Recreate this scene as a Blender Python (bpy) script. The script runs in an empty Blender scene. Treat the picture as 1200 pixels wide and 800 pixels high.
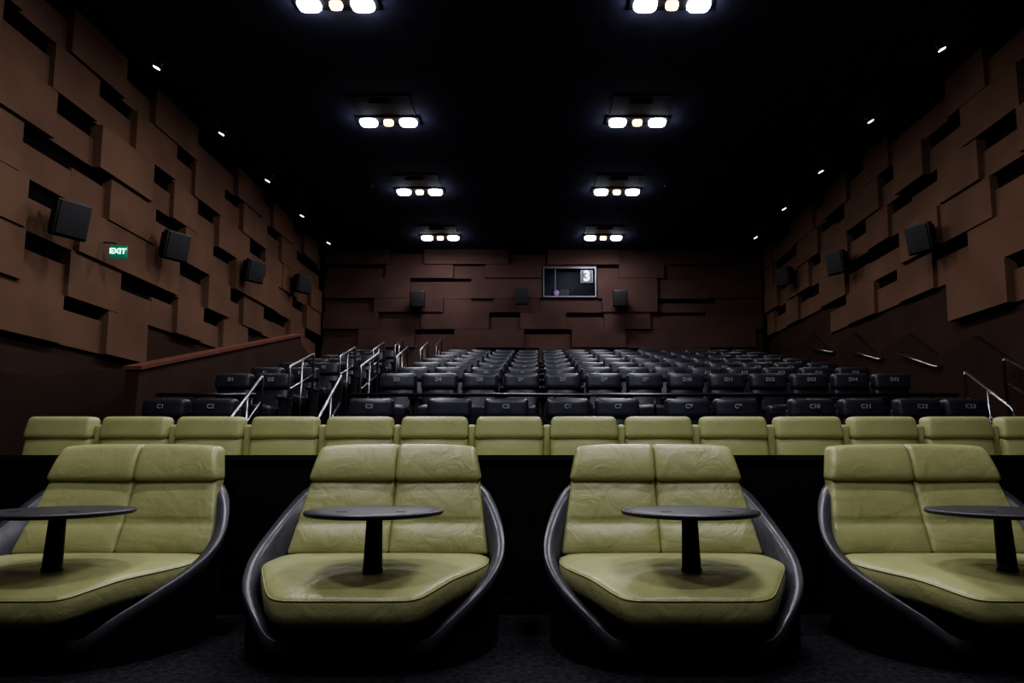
import bpy, bmesh, math, random
from mathutils import Vector, Matrix
random.seed(7)
S = bpy.context.scene
COL = S.collection
H = 1.08
try:
    S.view_settings.look = 'AgX - Medium High Contrast'
except Exception: pass

# ---------------------------------------------------------------- materials
def mat(name, color, rough=0.5, metal=0.0, bump=0.0, bscale=40.0, var=0.0, vscale=3.0, emit=None, estr=0.0, spec=0.5, wrinkle=0.0, coat=0.0):
    m = bpy.data.materials.new(name); m.use_nodes = True
    nt = m.node_tree; N = nt.nodes; L = nt.links
    b = N['Principled BSDF']
    b.inputs['Base Color'].default_value = (*color, 1)
    b.inputs['Roughness'].default_value = rough
    b.inputs['Metallic'].default_value = metal
    b.inputs['Specular IOR Level'].default_value = spec
    b.inputs['Coat Weight'].default_value = coat
    tc = N.new('ShaderNodeTexCoord')
    if var > 0:
        n = N.new('ShaderNodeTexNoise'); n.inputs['Scale'].default_value = vscale
        n.inputs['Detail'].default_value = 6
        L.new(tc.outputs['Object'], n.inputs['Vector'])
        r = N.new('ShaderNodeValToRGB')
        r.color_ramp.elements[0].position = 0.3; r.color_ramp.elements[1].position = 0.7
        r.color_ramp.elements[0].color = (*[c*(1-var) for c in color], 1)
        r.color_ramp.elements[1].color = (*[min(1, c*(1+var)) for c in color], 1)
        L.new(n.outputs['Fac'], r.inputs['Fac']); L.new(r.outputs['Color'], b.inputs['Base Color'])
    last = None
    if bump > 0:
        n2 = N.new('ShaderNodeTexNoise'); n2.inputs['Scale'].default_value = bscale
        n2.inputs['Detail'].default_value = 4
        L.new(tc.outputs['Object'], n2.inputs['Vector'])
        bp = N.new('ShaderNodeBump'); bp.inputs['Strength'].default_value = bump
        bp.inputs['Distance'].default_value = 0.004
        L.new(n2.outputs['Fac'], bp.inputs['Height']); last = bp
    if wrinkle > 0:
        n3 = N.new('ShaderNodeTexNoise'); n3.inputs['Scale'].default_value = 5.5
        n3.inputs['Detail'].default_value = 3; n3.inputs['Distortion'].default_value = 1.6
        L.new(tc.outputs['Object'], n3.inputs['Vector'])
        bp2 = N.new('ShaderNodeBump'); bp2.inputs['Strength'].default_value = wrinkle
        bp2.inputs['Distance'].default_value = 0.03
        L.new(n3.outputs['Fac'], bp2.inputs['Height'])
        if last: L.new(last.outputs['Normal'], bp2.inputs['Normal'])
        last = bp2
    if last: L.new(last.outputs['Normal'], b.inputs['Normal'])
    if emit:
        b.inputs['Emission Color'].default_value = (*emit, 1)
        b.inputs['Emission Strength'].default_value = estr
    return m

M_green = mat('green_leather', (0.350, 0.355, 0.165), 0.35, bump=0.2, bscale=120, var=0.08, vscale=4, wrinkle=0.28)
M_green2 = mat('green_leather_row', (0.335, 0.350, 0.160), 0.40, bump=0.2, bscale=120, var=0.08, vscale=4, wrinkle=0.12)
M_black = mat('black_leather', (0.022, 0.023, 0.033), 0.32, bump=0.2, bscale=90, wrinkle=0.1)
M_blackp = mat('black_plastic', (0.009, 0.009, 0.011), 0.5)
M_shell = mat('dark_laminate_shell', (0.015, 0.011, 0.011), 0.5, var=0.4, vscale=8, spec=.4)
M_rim = mat('satin_rim', (0.060, 0.057, 0.070), 0.34, var=0.25, vscale=9)
M_table = mat('table_laminate', (0.042, 0.038, 0.048), 0.42, var=0.15, vscale=20)
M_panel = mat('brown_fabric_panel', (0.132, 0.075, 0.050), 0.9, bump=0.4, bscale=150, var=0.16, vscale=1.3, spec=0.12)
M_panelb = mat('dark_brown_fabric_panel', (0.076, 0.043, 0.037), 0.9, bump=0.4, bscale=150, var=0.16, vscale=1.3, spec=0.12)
M_wall = mat('dark_wall_backing', (0.005, 0.0035, 0.003), 0.95, spec=0.1)  # near-black, so the shade in the panel slots comes from this colour
M_lower = mat('brown_lower_wall', (0.046, 0.027, 0.020), 0.9, var=0.12, vscale=2, bump=0.3, bscale=100, spec=0.1)
M_wains = mat('brown_wainscot', (0.036, 0.021, 0.016), 0.9, var=0.12, vscale=2, bump=0.3, bscale=100, spec=0.1)
M_ceil = mat('glow_tinted_ceiling', (0.060, 0.060, 0.100), 0.9, var=0.15, vscale=3, spec=0.1)  # black ceiling, with the bluish lens glow mixed into its base colour
M_carpet = mat('dark_carpet', (0.018, 0.018, 0.022), 0.95, bump=0.9, bscale=120, var=0.6, vscale=30, spec=0.1)
M_part = mat('partition_dark', (0.015, 0.010, 0.009), 0.7, var=0.2, vscale=5, spec=0.25)
M_cap = mat('cap_black', (0.014, 0.014, 0.017), 0.42)
M_house = mat('fixture_housing_black', (0.006, 0.006, 0.008), 0.8, spec=.05)
M_slot = mat('slot_trim_dark', (0.030, 0.030, 0.036), 0.7, spec=.1)
M_wood = mat('wood_cap', (0.12, 0.042, 0.028), 0.45, var=0.3, vscale=12)
M_steel = mat('brushed_steel', (0.45, 0.46, 0.50), 0.28, metal=1.0)
M_rail = mat('dark_steel', (0.08, 0.08, 0.095), 0.3, metal=0.9)
M_cool = mat('lamp_cool', (0.9, 0.9, 1), 0.5, emit=(0.84, 0.87, 1.0), estr=28)
M_warm = mat('lamp_warm', (1, 0.8, 0.6), 0.5, emit=(1.0, 0.60, 0.26), estr=12)
M_small = mat('lamp_small', (1, 0.9, 0.8), 0.5, emit=(1.0, 0.82, 0.68), estr=7)
M_exit = mat('exit_glow', (0.5, 1, 0.8), 0.5, emit=(0.30, 1.0, 0.62), estr=4)
M_exitb = mat('exit_body', (0.01, 0.10, 0.06), 0.4, emit=(0.0, 0.32, 0.17), estr=0.3)
M_label = mat('label_grey', (0.30, 0.30, 0.32), 0.6)
M_sign = mat('sign_white', (0.7, 0.7, 0.7), 0.6, emit=(0.85, 0.9, 1.0), estr=2.5)
M_frame = mat('alu_frame', (0.12, 0.12, 0.15), 0.4, metal=0.5)
M_grille = mat('speaker_grille', (0.008, 0.008, 0.010), 0.7, bump=0.8, bscale=200)
M_lens = mat('projector_lens', (0.05, 0.05, 0.12), 0.1, emit=(0.6, 0.25, 0.7), estr=0.35)
M_booth = mat('booth_wall', (0.10, 0.10, 0.12), 0.8)

# ---------------------------------------------------------------- mesh builder
class B:
    def __init__(s):
        s.v = []; s.f = []; s.m = []; s.sm = []; s.mats = []
    def mi(s, m):
        if m not in s.mats: s.mats.append(m)
        return s.mats.index(m)
    def add(s, verts, faces, m, smooth=True, xf=None):
        o = len(s.v)
        for p in verts:
            p = Vector(p)
            if xf is not None: p = xf @ p
            s.v.append(tuple(p))
        k = s.mi(m)
        for f in faces:
            s.f.append(tuple(i+o for i in f)); s.m.append(k); s.sm.append(smooth)
    def box(s, x0, x1, y0, y1, z0, z1, m, xf=None):
        V = [(x0,y0,z0),(x1,y0,z0),(x1,y1,z0),(x0,y1,z0),(x0,y0,z1),(x1,y0,z1),(x1,y1,z1),(x0,y1,z1)]
        F = [(0,3,2,1),(4,5,6,7),(0,1,5,4),(1,2,6,5),(2,3,7,6),(3,0,4,7)]
        s.add(V, F, m, False, xf)
    def rbox(s, c, size, r, m, deform=None, n=(6,3,6), xf=None):
        def axis(L, k):
            h = L/2
            e = [-h, -h+r*0.25, -h+r*0.6]
            inner = [(-h+r) + (L-2*r)*i/k for i in range(k+1)]
            return e + inner + [-a for a in reversed(e)]
        A = [axis(size[i], n[i]) for i in range(3)]
        idx = {}; V = []; F = []
        def key(i, j, k):
            t = (i, j, k)
            if t not in idx:
                p = Vector((A[0][i], A[1][j], A[2][k]))
                q = Vector([max(-size[a]/2+r, min(size[a]/2-r, p[a])) for a in range(3)])
                d = p-q
                if d.length > 1e-9: p = q + d.normalized()*r
                if deform: p = Vector(deform(p))
                idx[t] = len(V); V.append((p.x+c[0], p.y+c[1], p.z+c[2]))
            return idx[t]
        X, Y, Z = len(A[0])-1, len(A[1])-1, len(A[2])-1
        for i in range(X):
            for j in range(Y):
                F.append((key(i,j,0), key(i,j+1,0), key(i+1,j+1,0), key(i+1,j,0)))
                F.append((key(i,j,Z), key(i+1,j,Z), key(i+1,j+1,Z), key(i,j+1,Z)))
        for i in range(X):
            for k in range(Z):
                F.append((key(i,0,k), key(i+1,0,k), key(i+1,0,k+1), key(i,0,k+1)))
                F.append((key(i,Y,k), key(i,Y,k+1), key(i+1,Y,k+1), key(i+1,Y,k)))
        for j in range(Y):
            for k in range(Z):
                F.append((key(0,j,k), key(0,j,k+1), key(0,j+1,k+1), key(0,j+1,k)))
                F.append((key(X,j,k), key(X,j+1,k), key(X,j+1,k+1), key(X,j,k+1)))
        s.add(V, F, m, True, xf)
    def lathe(s, prof, m, c=(0,0,0), n=40, xf=None, smooth=True, sx=1, sy=1, e=1.0):
        V = []; F = []
        def q(v): return math.copysign(abs(v)**e, v)
        for (r, z) in prof:
            for i in range(n):
                a = 2*math.pi*i/n
                V.append((c[0]+r*sx*q(math.cos(a)), c[1]+r*sy*q(math.sin(a)), c[2]+z))
        for k in range(len(prof)-1):
            for i in range(n):
                j = (i+1) % n
                F.append((k*n+i, k*n+j, (k+1)*n+j, (k+1)*n+i))
        F.append(tuple(range(n))[::-1]); F.append(tuple((len(prof)-1)*n+i for i in range(n)))
        s.add(V, F, m, smooth, xf)
    def tube(s, pts, r, m, n=10):
        pts = [Vector(p) for p in pts]
        V = []; F = []
        for i, p in enumerate(pts):
            a = pts[max(i-1,0)]; b = pts[min(i+1,len(pts)-1)]
            t = (b-a).normalized()
            up = Vector((0,0,1)) if abs(t.z) < 0.95 else Vector((1,0,0))
            u = t.cross(up).normalized(); w = t.cross(u).normalized()
            for k in range(n):
                an = 2*math.pi*k/n
                V.append(p + u*math.cos(an)*r + w*math.sin(an)*r)
        for i in range(len(pts)-1):
            for k in range(n):
                j = (k+1) % n
                F.append((i*n+k, i*n+j, (i+1)*n+j, (i+1)*n+k))
        F.append(tuple(range(n))[::-1]); F.append(tuple((len(pts)-1)*n+k for k in range(n)))
        s.add(V, F, m, True)
    def mesh(s, name):
        me = bpy.data.meshes.new(name)
        me.from_pydata(s.v, [], s.f)
        for m in s.mats: me.materials.append(m)
        me.polygons.foreach_set('material_index', s.m)
        me.polygons.foreach_set('use_smooth', s.sm)
        me.update()
        bm = bmesh.new(); bm.from_mesh(me)
        bmesh.ops.recalc_face_normals(bm, faces=bm.faces)
        bm.to_mesh(me); bm.free()
        return me
    def obj(s, name, loc=(0,0,0), parent=None):
        return place(name, s.mesh(name), loc, parent)

def place(name, me, loc=(0,0,0), parent=None, rz=0):
    o = bpy.data.objects.new(name, me); COL.objects.link(o)
    o.location = loc; o.rotation_euler = (0,0,rz)
    if parent: o.parent = parent
    return o

def text(body, size, m, loc, parent=None, rot=(math.pi/2,0,0), ext=0.0015, name='label', off=.002):
    c = bpy.data.curves.new(name, 'FONT'); c.body = body; c.size = size
    c.align_x = 'CENTER'; c.align_y = 'CENTER'; c.extrude = ext; c.offset = off
    c.materials.append(m)
    o = bpy.data.objects.new(name, c); COL.objects.link(o)
    o.location = loc; o.rotation_euler = rot
    if parent: o.parent = parent
    return o

def catmull(P, n, closed=True):
    out = []; K = len(P)
    for i in range(K if closed else K-1):
        if closed: p0,p1,p2,p3 = P[(i-1)%K],P[i],P[(i+1)%K],P[(i+2)%K]
        else: p0,p1,p2,p3 = P[max(i-1,0)],P[i],P[i+1],P[min(i+2,K-1)]
        for j in range(n):
            t = j/n
            out.append(tuple(0.5*((2*b)+(-a+c)*t+(2*a-5*b+4*c-d)*t*t+(-a+3*b-3*c+d)*t**3)
                             for a,b,c,d in zip(p0,p1,p2,p3)))
    return out
def lerp_line(line, y):
    for (a, za), (b2, zb) in zip(line[:-1], line[1:]):
        if a <= y <= b2: return za+(zb-za)*(y-a)/(b2-a)
    return line[0][1] if y < line[0][0] else line[-1][1]

# ---------------------------------------------------------------- room
XL, XR, YF, YB, ZC = -5.95, 6.2, -5.0, 18.0, 6.64
b = B(); b.box(XL-.2, XR+.2, YF-.2, 5.0, -0.2, 0, M_carpet); b.obj('floor')
b = B(); b.box(XL-.2, XR+.2, YF-.2, YB+.2, ZC, ZC+.15, M_ceil); b.obj('ceiling')
b = B(); b.box(XL-.2, XR+.2, YF-.2, YF, -0.2, ZC, M_wall); b.obj('wall_front')

def pbox(bb, side, y0, y1, z0, z1, p, m, lip=0.0):
    if side == 'L': a, c, d = XL, XL+p, XL+p+lip
    else: a, c, d = XR, XR-p, XR-p-lip
    V = [(a,y0,z0),(a,y1,z0),(a,y1,z1),(a,y0,z1),(d,y0,z0),(d,y1,z0),(c,y1,z1),(c,y0,z1)]
    F = [(0,1,2,3),(4,7,6,5),(0,4,5,1),(3,2,6,7),(0,3,7,4),(1,5,6,2)]
    bb.add(V, F, m, False)
def wains(bb, side, line, t, m):
    for (ya, za), (yb, zb) in zip(line[:-1], line[1:]):
        x0 = XL if side == 'L' else XR; x1 = XL+t if side == 'L' else XR-t
        V = [(x0,ya,0),(x0,yb,0),(x0,yb,zb),(x0,ya,za),(x1,ya,0),(x1,yb,0),(x1,yb,zb),(x1,ya,za)]
        F = [(0,3,2,1),(4,5,6,7),(3,7,6,2),(0,1,5,4)]
        if (ya,za) == line[0]: F.append((0,4,7,3))
        bb.add(V, F, m, False)
low = {'L': [(-4.9,1.7),(0,1.9),(4,2.2),(6.5,2.4),(7.9,2.6),(9.5,2.8),(12,3.2),(15,3.7),(17.8,3.95)],
       'R': [(-4.9,1.9),(3,2.2),(6.6,2.8),(8.6,3.3),(10.3,3.55),(12,3.8),(15.0,4.2),(17.8,4.5)]}
zig = {'L': [(-4.9,1.2),(0,1.3),(5,1.7),(7.0,2.0),(7.9,2.0),(9.5,2.3),(12,2.9),(15,3.4),(17.8,3.6)],
       'R': [(-4.9,1.3),(3,1.5),(5,1.75),(6.6,1.9),(7.6,2.35),(8.6,2.2),(9.4,2.75),(10.3,2.6),(11.1,3.1),(12.2,2.9),(13.0,3.45),(14.0,3.2),(15.0,3.8),(16.3,3.6),(17.8,4.1)]}
for side in ('L', 'R'):
    b = B()
    if side == 'L': b.box(XL-.2, XL, YF, YB, -0.2, ZC, M_wall)
    else: b.box(XR, XR+.2, YF, YB, -0.2, ZC, M_wall)
    rh = 0.60; r = 0; z = ZC
    while z > 1.5:
        z0 = z-rh
        y = -4.8 + random.uniform(0, .6); deep = (r % 2 == 0)
        while y < 17.8:
            if deep: Ln = random.uniform(0.75, 1.35); p = random.choice((0.11, 0.13, 0.16)); gap = 0
            else: Ln = random.uniform(0.6, 0.95); p = 0.05; gap = random.choice((0.17, 0.2, 0.22, 0.2, 0.15))
            y1 = min(y+Ln, 17.8)
            if z0+.1 > lerp_line(low[side], (y+y1)/2)-.35:
                pbox(b, side, y, y1, z0+0.003, z-gap-0.003, p, M_panel, 0.025)
            y = y1; deep = not deep
            if random.random() < .15: deep = not deep
        z = z0; r += 1
    wains(b, side, [(y, z+.1) for y, z in low[side]], .03, M_lower)
    wains(b, side, zig[side], .12, M_wains)
    b.obj('wall_left' if side == 'L' else 'wall_right')

# back wall: shell with projection opening, panels, booth behind
WX0, WX1, WZ0, WZ1 = 0.16, 1.52, 5.35, 6.11
b = B()
b.box(XL-.2, WX0, YB, YB+.2, -0.2, ZC, M_wall); b.box(WX1, XR+.2, YB, YB+.2, -0.2, ZC, M_wall)
b.box(WX0, WX1, YB, YB+.2, -0.2, WZ0, M_wall); b.box(WX0, WX1, YB, YB+.2, WZ1, ZC, M_wall)
random.seed(12)
z = ZC; rows = [0.42, 0.38, 0.56, 0.38, 0.46, 0.5, 0.6, 0.5]
for r, h in enumerate(rows):
    z0 = z-h; x = XL+.2; deep = r % 2 == 0
    while x < XR-.2:
        Ln = random.uniform(1.2, 2.3) if deep else random.uniform(0.8, 1.7)
        x1 = min(x+Ln, XR-.2)
        p = random.choice((0.12, 0.16)) if deep else 0.05
        gap = 0 if deep else random.choice((0.08, 0.12, 0.0))
        segs = [(x, x1)]
        if z0 < WZ1+.05 and z > WZ0:
            segs = []
            if x < WX0-.07: segs.append((x, min(x1, WX0-.07)))
            if x1 > WX1+.07: segs.append((max(x, WX1+.07), x1))
        elif z <= WZ0 and z > WZ0-.2 and x < WX1 and x1 > WX0: gap = 0
        for (sa, sb) in segs:
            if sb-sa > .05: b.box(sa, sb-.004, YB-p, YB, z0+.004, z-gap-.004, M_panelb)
        x = x1; deep = not deep
    z = z0
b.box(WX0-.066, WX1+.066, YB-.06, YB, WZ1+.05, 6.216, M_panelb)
b.box(-.5, 2.2, YB+1.2, YB+1.3, 4.9, 6.5, M_booth); b.box(-.5, 2.2, YB+.2, YB+1.2, 4.85, 4.9, M_booth); b.box(-.5, 2.2, YB+.2, YB+1.2, 6.5, 6.55, M_booth)
b.box(-.55, -.5, YB+.2, YB+1.3, 4.85, 6.55, M_booth); b.box(2.2, 2.25, YB+.2, YB+1.3, 4.85, 6.55, M_booth)
b.obj('wall_back')
b = B()
f = .04; y0 = YB-.13; y1 = YB
b.box(WX0-f, WX1+f, y0, y1, WZ1, WZ1+f, M_frame); b.box(WX0-f, WX1+f, y0, y1, WZ0-f, WZ0, M_frame)
b.box(WX0-f, WX0, y0, y1, WZ0, WZ1, M_frame); b.box(WX1, WX1+f, y0, y1, WZ0, WZ1, M_frame)
b.box(WX0+.28, WX0+.31, y0+.02, y0+.05, WZ0, WZ1, M_frame)
win = b.obj('window_1')
b = B(); b.rbox((.62, YB+.75, 5.5), (.5,.6,.34), .03, M_blackp); b.box(.42,.82,YB+.5,YB+1.0,4.9,5.34,M_blackp)
b.lathe([(.02,0),(.07,0),(.07,.14),(.055,.16),(.04,.15)], M_lens, n=24, xf=Matrix.Translation((.5,YB+.47,5.55)) @ Matrix.Rotation(math.pi/2,4,'X'))
b.obj('film_projector', parent=win)
b = B(); b.box(1.14, 1.47, YB-.10, YB-.08, 5.72, 6.07, M_frame); b.box(1.16, 1.45, YB-.104, YB-.10, 5.74, 6.05, M_cap)
sg = b.obj('number_plate', parent=win)
text('3', .38, M_sign, (1.305, YB-.107, 5.895), win, name='number', off=.012)

# floor tiers
tiers = [(5.1, 0.35), (7.3, 0.75), (8.5, 1.25)]
for k in range(1, 7): tiers.append((9.6+1.15*k-.95, 1.25+.237*k))
def tf(Y):
    z = 0
    for y0, zz in tiers:
        if Y >= y0: z = zz
    return z
b = B()
for i, (y0, zz) in enumerate(tiers):
    y1 = tiers[i+1][0] if i+1 < len(tiers) else YB
    x0 = XL if y0 < 8 else -4.72
    b.box(x0, XR, y0, y1, 0, zz, M_carpet)
b.box(XL, -4.9, 8.5, YB, 0, 0.75, M_carpet)
for xa, xb in ((-3.33, -2.52), (5.36, 5.88)):
    b.box(xa, xb, 6.95, 7.3, .35, .55, M_carpet)
    b.box(xa, xb, 7.9, 8.5, .75, .91, M_carpet); b.box(xa, xb, 8.2, 8.5, .91, 1.08, M_carpet)
    for i in range(3, len(tiers)):
        y0, zz = tiers[i]; pz = tiers[i-1][1]
        b.box(xa, xb, y0-.42, y0, pz, (pz+zz)/2, M_carpet)
b.obj('floor_stadium_tiers')

# partitions
b = B(); b.box(XL+.2, XR-.2, 5.0, 5.1, 0, 1.06, M_part); b.box(XL+.2, XR-.2, 4.965, 5.16, 1.06, 1.095, M_cap)
b.box(XL+.2, XR-.2, 4.985, 5.0, 0, .10, M_cap)
b.obj('partition_wall')
b = B()
for xa, xb in ((-4.72, -3.5), (-2.32, 5.2)):
    b.box(xa, xb, 8.42, 8.5, .75, 1.60, M_part)
    b.tube([(xa, 8.45, 1.84), (xb, 8.45, 1.84)], .024, M_rail)
    n = max(2, int((xb-xa)/1.2)+1)
    for i in range(n):
        xx = xa+.05+(xb-xa-.1)*i/(n-1)
        b.tube([(xx, 8.45, 1.55), (xx, 8.45, 1.84)], .016, M_rail)
b.obj('guard_rail_wall')

# ramp wall with wood cap (left)
b = B()
prof = [(8.05, 2.10), (13.4, 3.46), (13.5, 3.30), (14.8, 2.95), (17.7, 2.95)]
for (ya, za), (yb, zb) in zip(prof[:-1], prof[1:]):
    V = [(-4.9,ya,0.35),(-4.9,yb,0.35),(-4.9,yb,zb),(-4.9,ya,za),(-4.74,ya,0.35),(-4.74,yb,0.35),(-4.74,yb,zb),(-4.74,ya,za)]
    b.add(V, [(0,3,2,1),(4,5,6,7),(3,7,6,2),(0,1,5,4),(0,4,7,3),(1,2,6,5)], M_lower, False)
    if ya > 13: continue
    V = [(-4.93,ya-.02,za),(-4.93,yb,zb),(-4.93,yb,zb+.045),(-4.93,ya-.02,za+.045),(-4.71,ya-.02,za),(-4.71,yb,zb),(-4.71,yb,zb+.045),(-4.71,ya-.02,za+.045)]
    b.add(V, [(0,3,2,1),(4,5,6,7),(3,7,6,2),(0,1,5,4),(0,4,7,3),(1,2,6,5)], M_wood, False)
b.obj('ramp_wall')

# stair handrails
def handrail(x, ya, yb, za, zb, m=M_steel):
    bb = B()
    pts = [(x, ya-.02, tf(ya)), (x, ya-.02, za-.05), (x, ya, za), (x, yb, zb), (x, yb+.03, zb-.04), (x, yb+.03, tf(yb+.03))]
    bb.tube(pts[:2]+[(x, ya-.015, za-.02)]+pts[2:4], .019, m)
    bb.tube([pts[3], pts[4], pts[5]], .019, m)
    ym = (ya+yb)/2; bb.tube([(x, ym, tf(ym)), (x, ym, (za+zb)/2)], .014, m)
    d = .32
    bb.tube([(x, ya, za-d), (x, yb, zb-d)], .012, m)
    for q in (ya-.02, ym, yb+.03):
        bb.lathe([(.035,0),(.035,.012),(.02,.016)], m, c=(x, q, tf(q)), n=16)
    bb.obj('stair_handrail')
for x in (-3.40, -2.43):
    handrail(x, 7.6, 8.35, 1.52, 2.06)
    for k, ya in enumerate((9.3, 11.6, 13.9, 16.0)):
        z0 = 1.25 + .206*(ya-8.65) + .93
        handrail(x, ya, ya+.9, z0, z0+.30)
handrail(5.29, 7.65, 8.4, 1.62, 2.12)
handrail(5.93, 7.65, 8.6, 1.80, 2.32)
for (ya, za, yb, zb) in ((10.2, 2.42, 11.3, 2.80), (11.9, 2.78, 13.0, 3.10), (13.8, 3.2, 14.9, 3.45)):
    b = B()
    b.tube([(6.08, ya, za), (5.98, ya+.03, za+.01), (5.98, yb-.03, zb-.01), (6.08, yb, zb)], .02, M_steel)
    b.obj('wall_handrail')

# ---------------------------------------------------------------- seats (dark)
def seat_mesh(leather, name, w=.52, hh=1.0):
    b = B()
    def bk(p):
        t = (p.z+.28)/.56
        return (p.x*(0.96+.04*t), p.y + t*.10 - .03*(1-(p.x/(w/2))**2), p.z)
    b.rbox((0, -.03, .56), (w-.03, .12, .56), .045, leather, bk)
    def hd(p): return (p.x, p.y - .02*(1-(p.x/(w/2))**2) + (p.z+.12)*.1, p.z)
    b.rbox((0, .02, hh-.115), (w-.01, .17, .23), .05, leather, hd)
    def cu(p): return (p.x, p.y, p.z + (.03*(1-(p.x/(w/2))**2) if p.z > 0 else 0) - p.y*.06)
    b.rbox((0, -.33, .40), (w-.08, .56, .15), .05, leather, cu)
    for sx in (-1, 1):
        b.rbox((sx*(w/2), -.26, .62), (.06, .5, .06), .025, M_blackp, n=(2,4,2))
        b.box(sx*(w/2)-.02, sx*(w/2)+.02, -.40, -.08, .0, .60, M_blackp)
    b.box(-w/2, w/2, -.34, -.05, .22, .30, M_blackp)
    b.rbox((0, .09, .52), (w-.02, .05, .72), .02, M_blackp, lambda p: (p.x, p.y+(p.z)*.12, p.z), n=(2,2,2))
    return b.mesh(name)
SM = seat_mesh(M_black, 'cinema_seat_mesh')

def dark_seat(x, Y, lab=None, s=1.0):
    z = tf(Y-.25)
    o = place('cinema_seat', SM, (x, Y, z)); o.rotation_euler = (0,0,random.uniform(-.015,.015))
    if lab: text(lab, .07, M_label, (0, -.104, .90), o, rot=(math.pi/2,0,0), name='seat_label', ext=.001)
cx = [-4.31, -3.74, -1.93, -1.03, -.37, .34, .91, 1.72, 2.28, 3.15, 3.74, 4.38, 4.93]
for i, x in enumerate(cx): dark_seat(x, 7.9, 'C%d' % (i+1) if i != 3 else None)
rn = 'DEFGHJK'
for k in range(7):
    Y = 9.6+1.15*k
    xs = [-4.30, -3.74] + [-1.98+.58*i for i in range(13)]
    for i, x in enumerate(xs):
        dark_seat(x, Y, '%s%d' % (rn[k], i+1) if k < 5 else None)

# ---------------------------------------------------------------- green row
def green_mesh():
    b = B(); w = .64
    def hd(p):
        t = (p.z+.10)/.2
        return (p.x*(1.0-.06*t), p.y-.02*(1-(p.x/.33)**2)+t*.03, p.z)
    b.rbox((0, .03, 1.0), (w, .17, .21), .045, M_green2, hd)
    def bk(p):
        t = (p.z+.27)/.54
        return (p.x, p.y+t*.09-.03*(1-(p.x/.33)**2), p.z)
    b.rbox((0, -.03, .66), (w-.01, .15, .52), .05, M_green2, bk)
    b.rbox((0, -.40, .40), (w-.03, .62, .17), .06, M_green2, lambda p: (p.x, p.y, p.z+(.02 if p.z>0 else 0)*(1-(p.x/.33)**2)))
    b.rbox((0, -.74, .27), (w-.03, .09, .30), .035, M_green2)
    b.rbox((.35, .06, .73), (.085, .10, .60), .03, M_green2, n=(2,2,4))
    b.rbox((.35, -.32, .56), (.07, .70, .10), .03, M_green2, n=(2,4,2))
    b.box(.33, .37, -.66, .04, 0, .52, M_blackp)
    b.box(-.30, .30, -.62, .05, 0, .30, M_blackp)
    b.rbox((0, .12, .62), (w-.04, .06, .9), .02, M_blackp, n=(2,2,2))
    return b.mesh('recliner_seat_mesh')
GM = green_mesh()
for i in range(14):
    place('recliner_seat', GM, (-4.455+.697*i, 6.4, .35))

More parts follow.
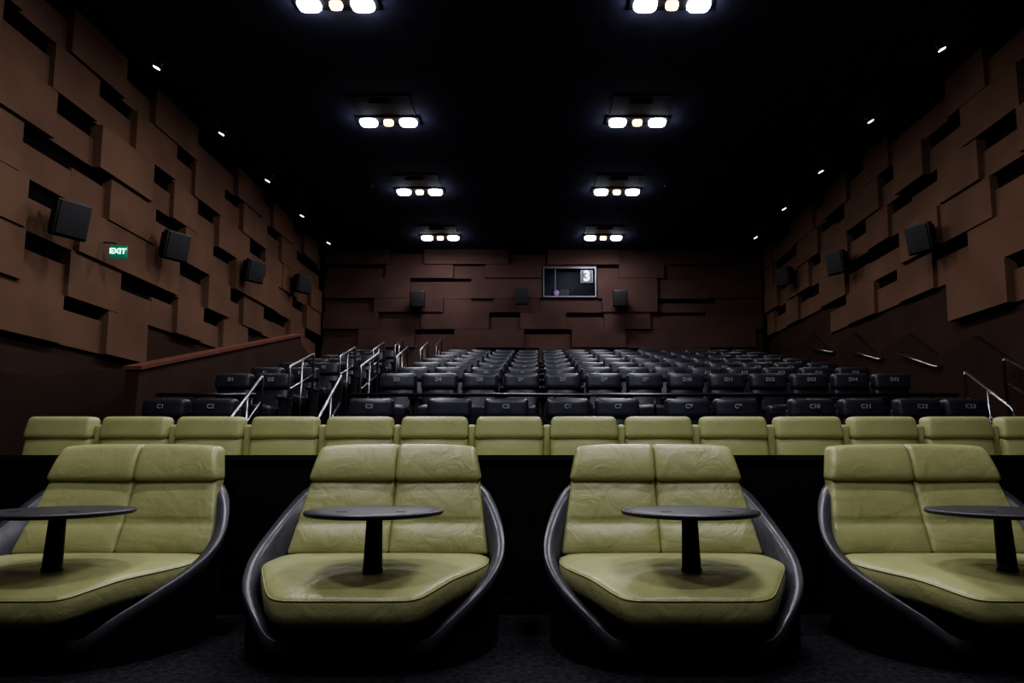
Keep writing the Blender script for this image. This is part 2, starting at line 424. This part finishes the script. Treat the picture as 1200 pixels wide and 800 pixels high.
# ---------------------------------------------------------------- loungers
def lounger_mesh():
    b = B()
    half = [(0,-.50,.15),(.25,-.50,.15),(.40,-.52,.17),(.52,-.45,.26),(.66,-.28,.37),(.735,-.08,.455),
            (.76,.10,.535),(.745,.27,.63),(.70,.41,.745),(.63,.52,.855),(.51,.62,.935),(.28,.69,.97),(0,.71,.98)]
    P = half + [(-x,y,z) for x,y,z in reversed(half[1:-1])]
    C = catmull(P, 5)
    n = len(C)
    rings = [[] for _ in range(8)]
    for i,(x,y,z) in enumerate(C):
        a = C[(i-1)%n]; c2 = C[(i+1)%n]
        t = Vector((c2[0]-a[0], c2[1]-a[1])).normalized()
        nrm = Vector((t.y, -t.x))
        def off(d, zz): return (x+nrm.x*d, y+nrm.y*d, zz)
        rings[0].append((x*.95, y*.95, 0.0))
        rings[1].append((x*.96, y*.96, z*.5))
        rings[2].append(off(-.012, z-.075))
        rings[3].append(off(.0, z-.055))
        rings[4].append(off(.0, z-.010))
        rings[5].append(off(-.006, z))
        rings[6].append(off(-.070, z-.022))
        rings[7].append(off(-.082, max(.13, z-.42)))
    V = [p for r in rings for p in r]
    def strip(k0, k1):
        F = []
        for k in range(k0, k1):
            for i in range(n):
                j = (i+1) % n
                F.append((k*n+i, k*n+j, (k+1)*n+j, (k+1)*n+i))
        return F
    b.add(V, strip(0, 2), M_shell, True)
    b.add(V, strip(2, 7), M_rim, True)
    inner = [(p[0], p[1], .135) for p in rings[7]]
    b.add(inner, [tuple(range(n))], M_shell, False)
    b.add(rings[0], [tuple(range(n))[::-1]], M_shell, False)
    # ---- seat cushion
    hs = [(0,-.655),(.22,-.655),(.35,-.64),(.43,-.55),(.54,-.32),(.645,-.06),(.665,.12),(.625,.27),(.45,.32),(0,.33)]
    Q = hs + [(-x,y) for x,y in reversed(hs[1:-1])]
    Cq = catmull([(x,y,0) for x,y in Q], 5); nq = len(Cq)
    def ztop(y): return .468 + .045*y - (.045*((-.35-y)/.3)**1.6 if y < -.35 else 0)
    lay = [(.90,'b',0),(.965,'b',.010),(.99,'b',.035),(1.0,'m',.5),(.998,'t',-.032),(.985,'t',-.013),(.96,'t',-.003),(.88,'t',.004),(.7,'t',.010),(.5,'t',.014),(.3,'t',.015),(.12,'t',.016)]
    V = []
    for sc, kind, dz in lay:
        for (x,y,_) in Cq:
            xx, yy = x*sc, (y+.15)*sc-.15
            zt = ztop(yy); zb = zt-.15
            z = zb+dz if kind == 'b' else (zt+dz if kind == 't' else (zt+zb)/2)
            V.append((xx, yy, z))
    F = []
    for k in range(len(lay)-1):
        for i in range(nq):
            j = (i+1) % nq
            F.append((k*nq+i, k*nq+j, (k+1)*nq+j, (k+1)*nq+i))
    F.append(tuple(range(nq))[::-1]); F.append(tuple((len(lay)-1)*nq+i for i in range(nq)))
    b.add(V, F, M_green, True)
    b.tube([(x*.993, (y+.15)*.993-.15, ztop(y)-.016) for (x,y,_) in Cq]+[(Cq[0][0]*.993,(Cq[0][1]+.15)*.993-.15,ztop(Cq[0][1])-.016)], .0035, M_green, n=6)
    # ---- back cushions (two halves)
    for sx in (-1, 1):
        w = .60; hgt = .50
        def bk(p, sx=sx):
            t = (p.z+hgt/2)/hgt
            u = p.x/(w/2)
            edge = (p.x*sx+w/2)/w
            x = sx*(edge*(.650-.090*t) - .001)
            y = p.y
            if p.y < 0:
                bl = 1-abs(u)**4
                prof = .022*math.sin(math.pi*min(1,max(0,t/.40))) if t < .40 else .016*math.sin(math.pi*(t-.40)/.60)
                y -= prof*bl
                if abs(t-.40) < .04: y += .010*(1-abs(t-.40)/.04)
            y += t*.19 - (edge**3)*.03
            return (x, y, p.z)
        b.rbox((0, .40, .71), (w, .13, hgt), .028, M_green, bk, n=(10,3,18))
        def hd(p, sx=sx):
            t = (p.z+.125)/.25
            edge = (p.x*sx+.27)/.54
            x = sx*(edge*(.582-.055*t) - .001)
            y = p.y + t*.08 - (edge**3)*.02
            if p.y < 0: y -= .018*math.sin(math.pi*min(1,max(0,t)))**.8
            z = p.z - .018*(edge**4)*t
            return (x, y, z)
        b.rbox((0, .545, 1.045), (.54, .15, .25), .034, M_green, hd, n=(10,4,8))
    return b.mesh('lounger_mesh')
LM = lounger_mesh()
for i, x in enumerate([-2.73, -.965, .79, 2.535]):
    place('double_lounger_seat', LM, (x, 4.2, 0))

def table_mesh():
    b = B()
    b.lathe([(.0,-.022),(.30,-.024),(.365,-.018),(.375,-.010),(.377,.0),(.373,.006),(.3,.007)], M_table, c=(0,0,.785), n=72)
    b.lathe([(.056,0),(.056,.010),(.052,.014),(.044,.27),(.044,.29)], M_cap, c=(0,0,.472), n=28, sy=.8)
    b.lathe([(.10,0),(.10,.008),(.06,.012)], M_cap, c=(0,0,.752), n=28)
    for dx in (-.15, .17):
        b.lathe([(.030,0),(.030,.0018),(.026,.0022)], M_cap, c=(dx,-.12,.792), n=24)
    return b.mesh('table_mesh')
TM = table_mesh()
for x in (-2.655, -.905, .835, 2.56):
    place('pedestal_table', TM, (x, 3.88, 0))

# ---------------------------------------------------------------- ceiling lights
def fixture_mesh():
    b = B()
    b.box(-.52,.52,-.12,.14,-.03,0,M_house)
    # service slot frame in the ceiling, screen side of the lamps
    b.box(-.47,-.455,-.72,-.12,-.012,0,M_slot); b.box(.455,.47,-.72,-.12,-.012,0,M_slot)
    b.box(-.47,.47,-.74,-.72,-.012,0,M_slot); b.box(-.455,.455,-.72,-.12,-.004,0,M_house)
    b.box(-.20,.16,-.56,-.54,-.03,-.004,M_slot)
    for sx in (-.33, 0, .33):
        m = M_warm if sx == 0 else M_cool
        r = .08 if sx == 0 else .145
        b.lathe([(r*.9,0),(r,-.015),(r*.98,-.045),(r*.85,-.07),(r*.5,-.082),(.01,-.084)], m, c=(sx,0,-.03), n=32, sy=.74, e=.58)
    return b.mesh('fixture_mesh')
FM = fixture_mesh()
def area(name, loc, sx, sy, power, col, parent=None, rot=(0,0,0)):
    l = bpy.data.lights.new(name, 'AREA'); l.shape = 'RECTANGLE'; l.size = sx; l.size_y = sy
    l.energy = power; l.color = col
    o = bpy.data.objects.new(name, l); COL.objects.link(o); o.location = loc; o.rotation_euler = rot
    if parent: o.parent = parent
    return o
for Y, e in ((16.7,44), (13.65,52), (10.62,58), (7.62,62), (4.6,88), (1.6,76), (-1.4,30)):
    for x in (-2.5, 1.65):
        o = place('ceiling_light_fixture', FM, (x, Y, ZC))
        area('lamp_light', (0, 0, -.125), .9, .12, e, (.95,.95,1.0), o)
def dl_mesh(sgn):
    b = B()
    b.lathe([(.05,0),(.05,-.05),(.04,-.06)], M_cap, n=16)
    xf = Matrix.Translation((sgn*.03,0,-.10)) @ Matrix.Rotation(sgn*-.5,4,'Y')
    b.rbox((0,0,0), (.10,.07,.10), .015, M_cap, xf=xf, n=(1,1,1))
    b.box(-.04,.04,-.028,.028,-.062,-.05, M_small, xf)
    return b.mesh('downlight_mesh')
for sgn, xx, y0 in ((-1, -5.33, 8.85), (1, 5.38, 8.41)):
    dm = dl_mesh(sgn)
    for i in range(0, 5):
        Y = y0+2.0*i
        if Y > 17.3: continue
        o = place('wall_wash_downlight', dm, (xx, Y, ZC))
        l = bpy.data.lights.new('wash', 'SPOT'); l.energy = 38; l.color = (1,.80,.62); l.spot_size = 1.7; l.spot_blend = 1; l.shadow_soft_size = .06
        lo = bpy.data.objects.new('wash', l); COL.objects.link(lo); lo.parent = o
        lo.location = (0, 0, -.2); lo.rotation_euler = (0, sgn*.25, 0)
for x, Y in ((-3.46, 13.4), (2.63, 13.4), (.3, 16.6)):
    b = B(); b.lathe([(.05,0),(.05,-.01),(.015,-.015),(.015,-.05),(.035,-.055),(.035,-.06)], M_rail, n=16)
    b.obj('ceiling_sprinkler', (x, Y, ZC))

# ---------------------------------------------------------------- speakers
def speaker_mesh():
    b = B()
    def tp(p):
        t = (p.z+.24)/.48
        return (p.x*(1.0 if p.y < 0 else .72), p.y + (-.03*(1-t)), p.z*(1.0 if p.y < 0 else .86))
    b.rbox((0,0,0), (.38,.27,.44), .025, M_blackp, tp, n=(2,3,2))
    b.rbox((0,-.15,0), (.34,.03,.40), .012, M_grille, lambda p: (p.x, p.y-.03*(1-(p.z+.24)/.48), p.z), n=(2,1,2))
    b.tube([(0,.12,0),(0,.20,.03)], .022, M_cap)
    b.box(-.07,.07,.19,.21,-.08,.12,M_cap)
    return b.mesh('speaker_mesh')
SP = speaker_mesh()
def speaker(x, Y, z, rz, tilt=.22):
    o = place('wall_speaker', SP, (x, Y, z)); o.rotation_euler = (tilt, 0, rz)
for Y, z in ((7.75, 3.86), (10.05, 4.26), (12.9, 4.66), (15.6, 5.1)): speaker(-5.60, Y, z, math.radians(60))
for Y, z in ((9.95, 4.35), (12.8, 4.8), (15.6, 5.28)): speaker(5.84, Y, z, math.radians(-60))
for x, z in ((-3.18, 5.2), (-.44, 5.27), (2.15, 5.22)): speaker(x, 17.62, z, 0)

# exit sign
b = B(); b.rbox((0,0,0), (.21,.05,.17), .012, M_exitb, n=(1,1,1)); b.tube([(-.05,0,.08),(-.05,0,.12),(-.20,0,.12)], .010, M_blackp)
ex = b.obj('exit_sign', (-5.58, 8.75, 3.77))
ex.rotation_euler = (0,0,math.radians(8))
text('EXIT', .10, M_exit, (0,-.028,0), ex, name='exit_letters', off=.003)

# ---------------------------------------------------------------- booth light, world, camera
area('booth_lamp', (.9, YB+.7, 6.45), .6, .3, 2.5, (.8,.85,1), win)
w = bpy.data.worlds.new('World'); S.world = w; w.use_nodes = True
w.node_tree.nodes['Background'].inputs[0].default_value = (.01,.01,.015,1)
cam = bpy.data.cameras.new('Camera'); co = bpy.data.objects.new('Camera', cam); COL.objects.link(co)
co.location = (0,0,H); co.rotation_euler = (math.radians(90+9.61),0,0)
cam.sensor_width = 36; cam.lens = 24; cam.shift_x = -31/1200
cam.clip_start = .05
S.camera = co
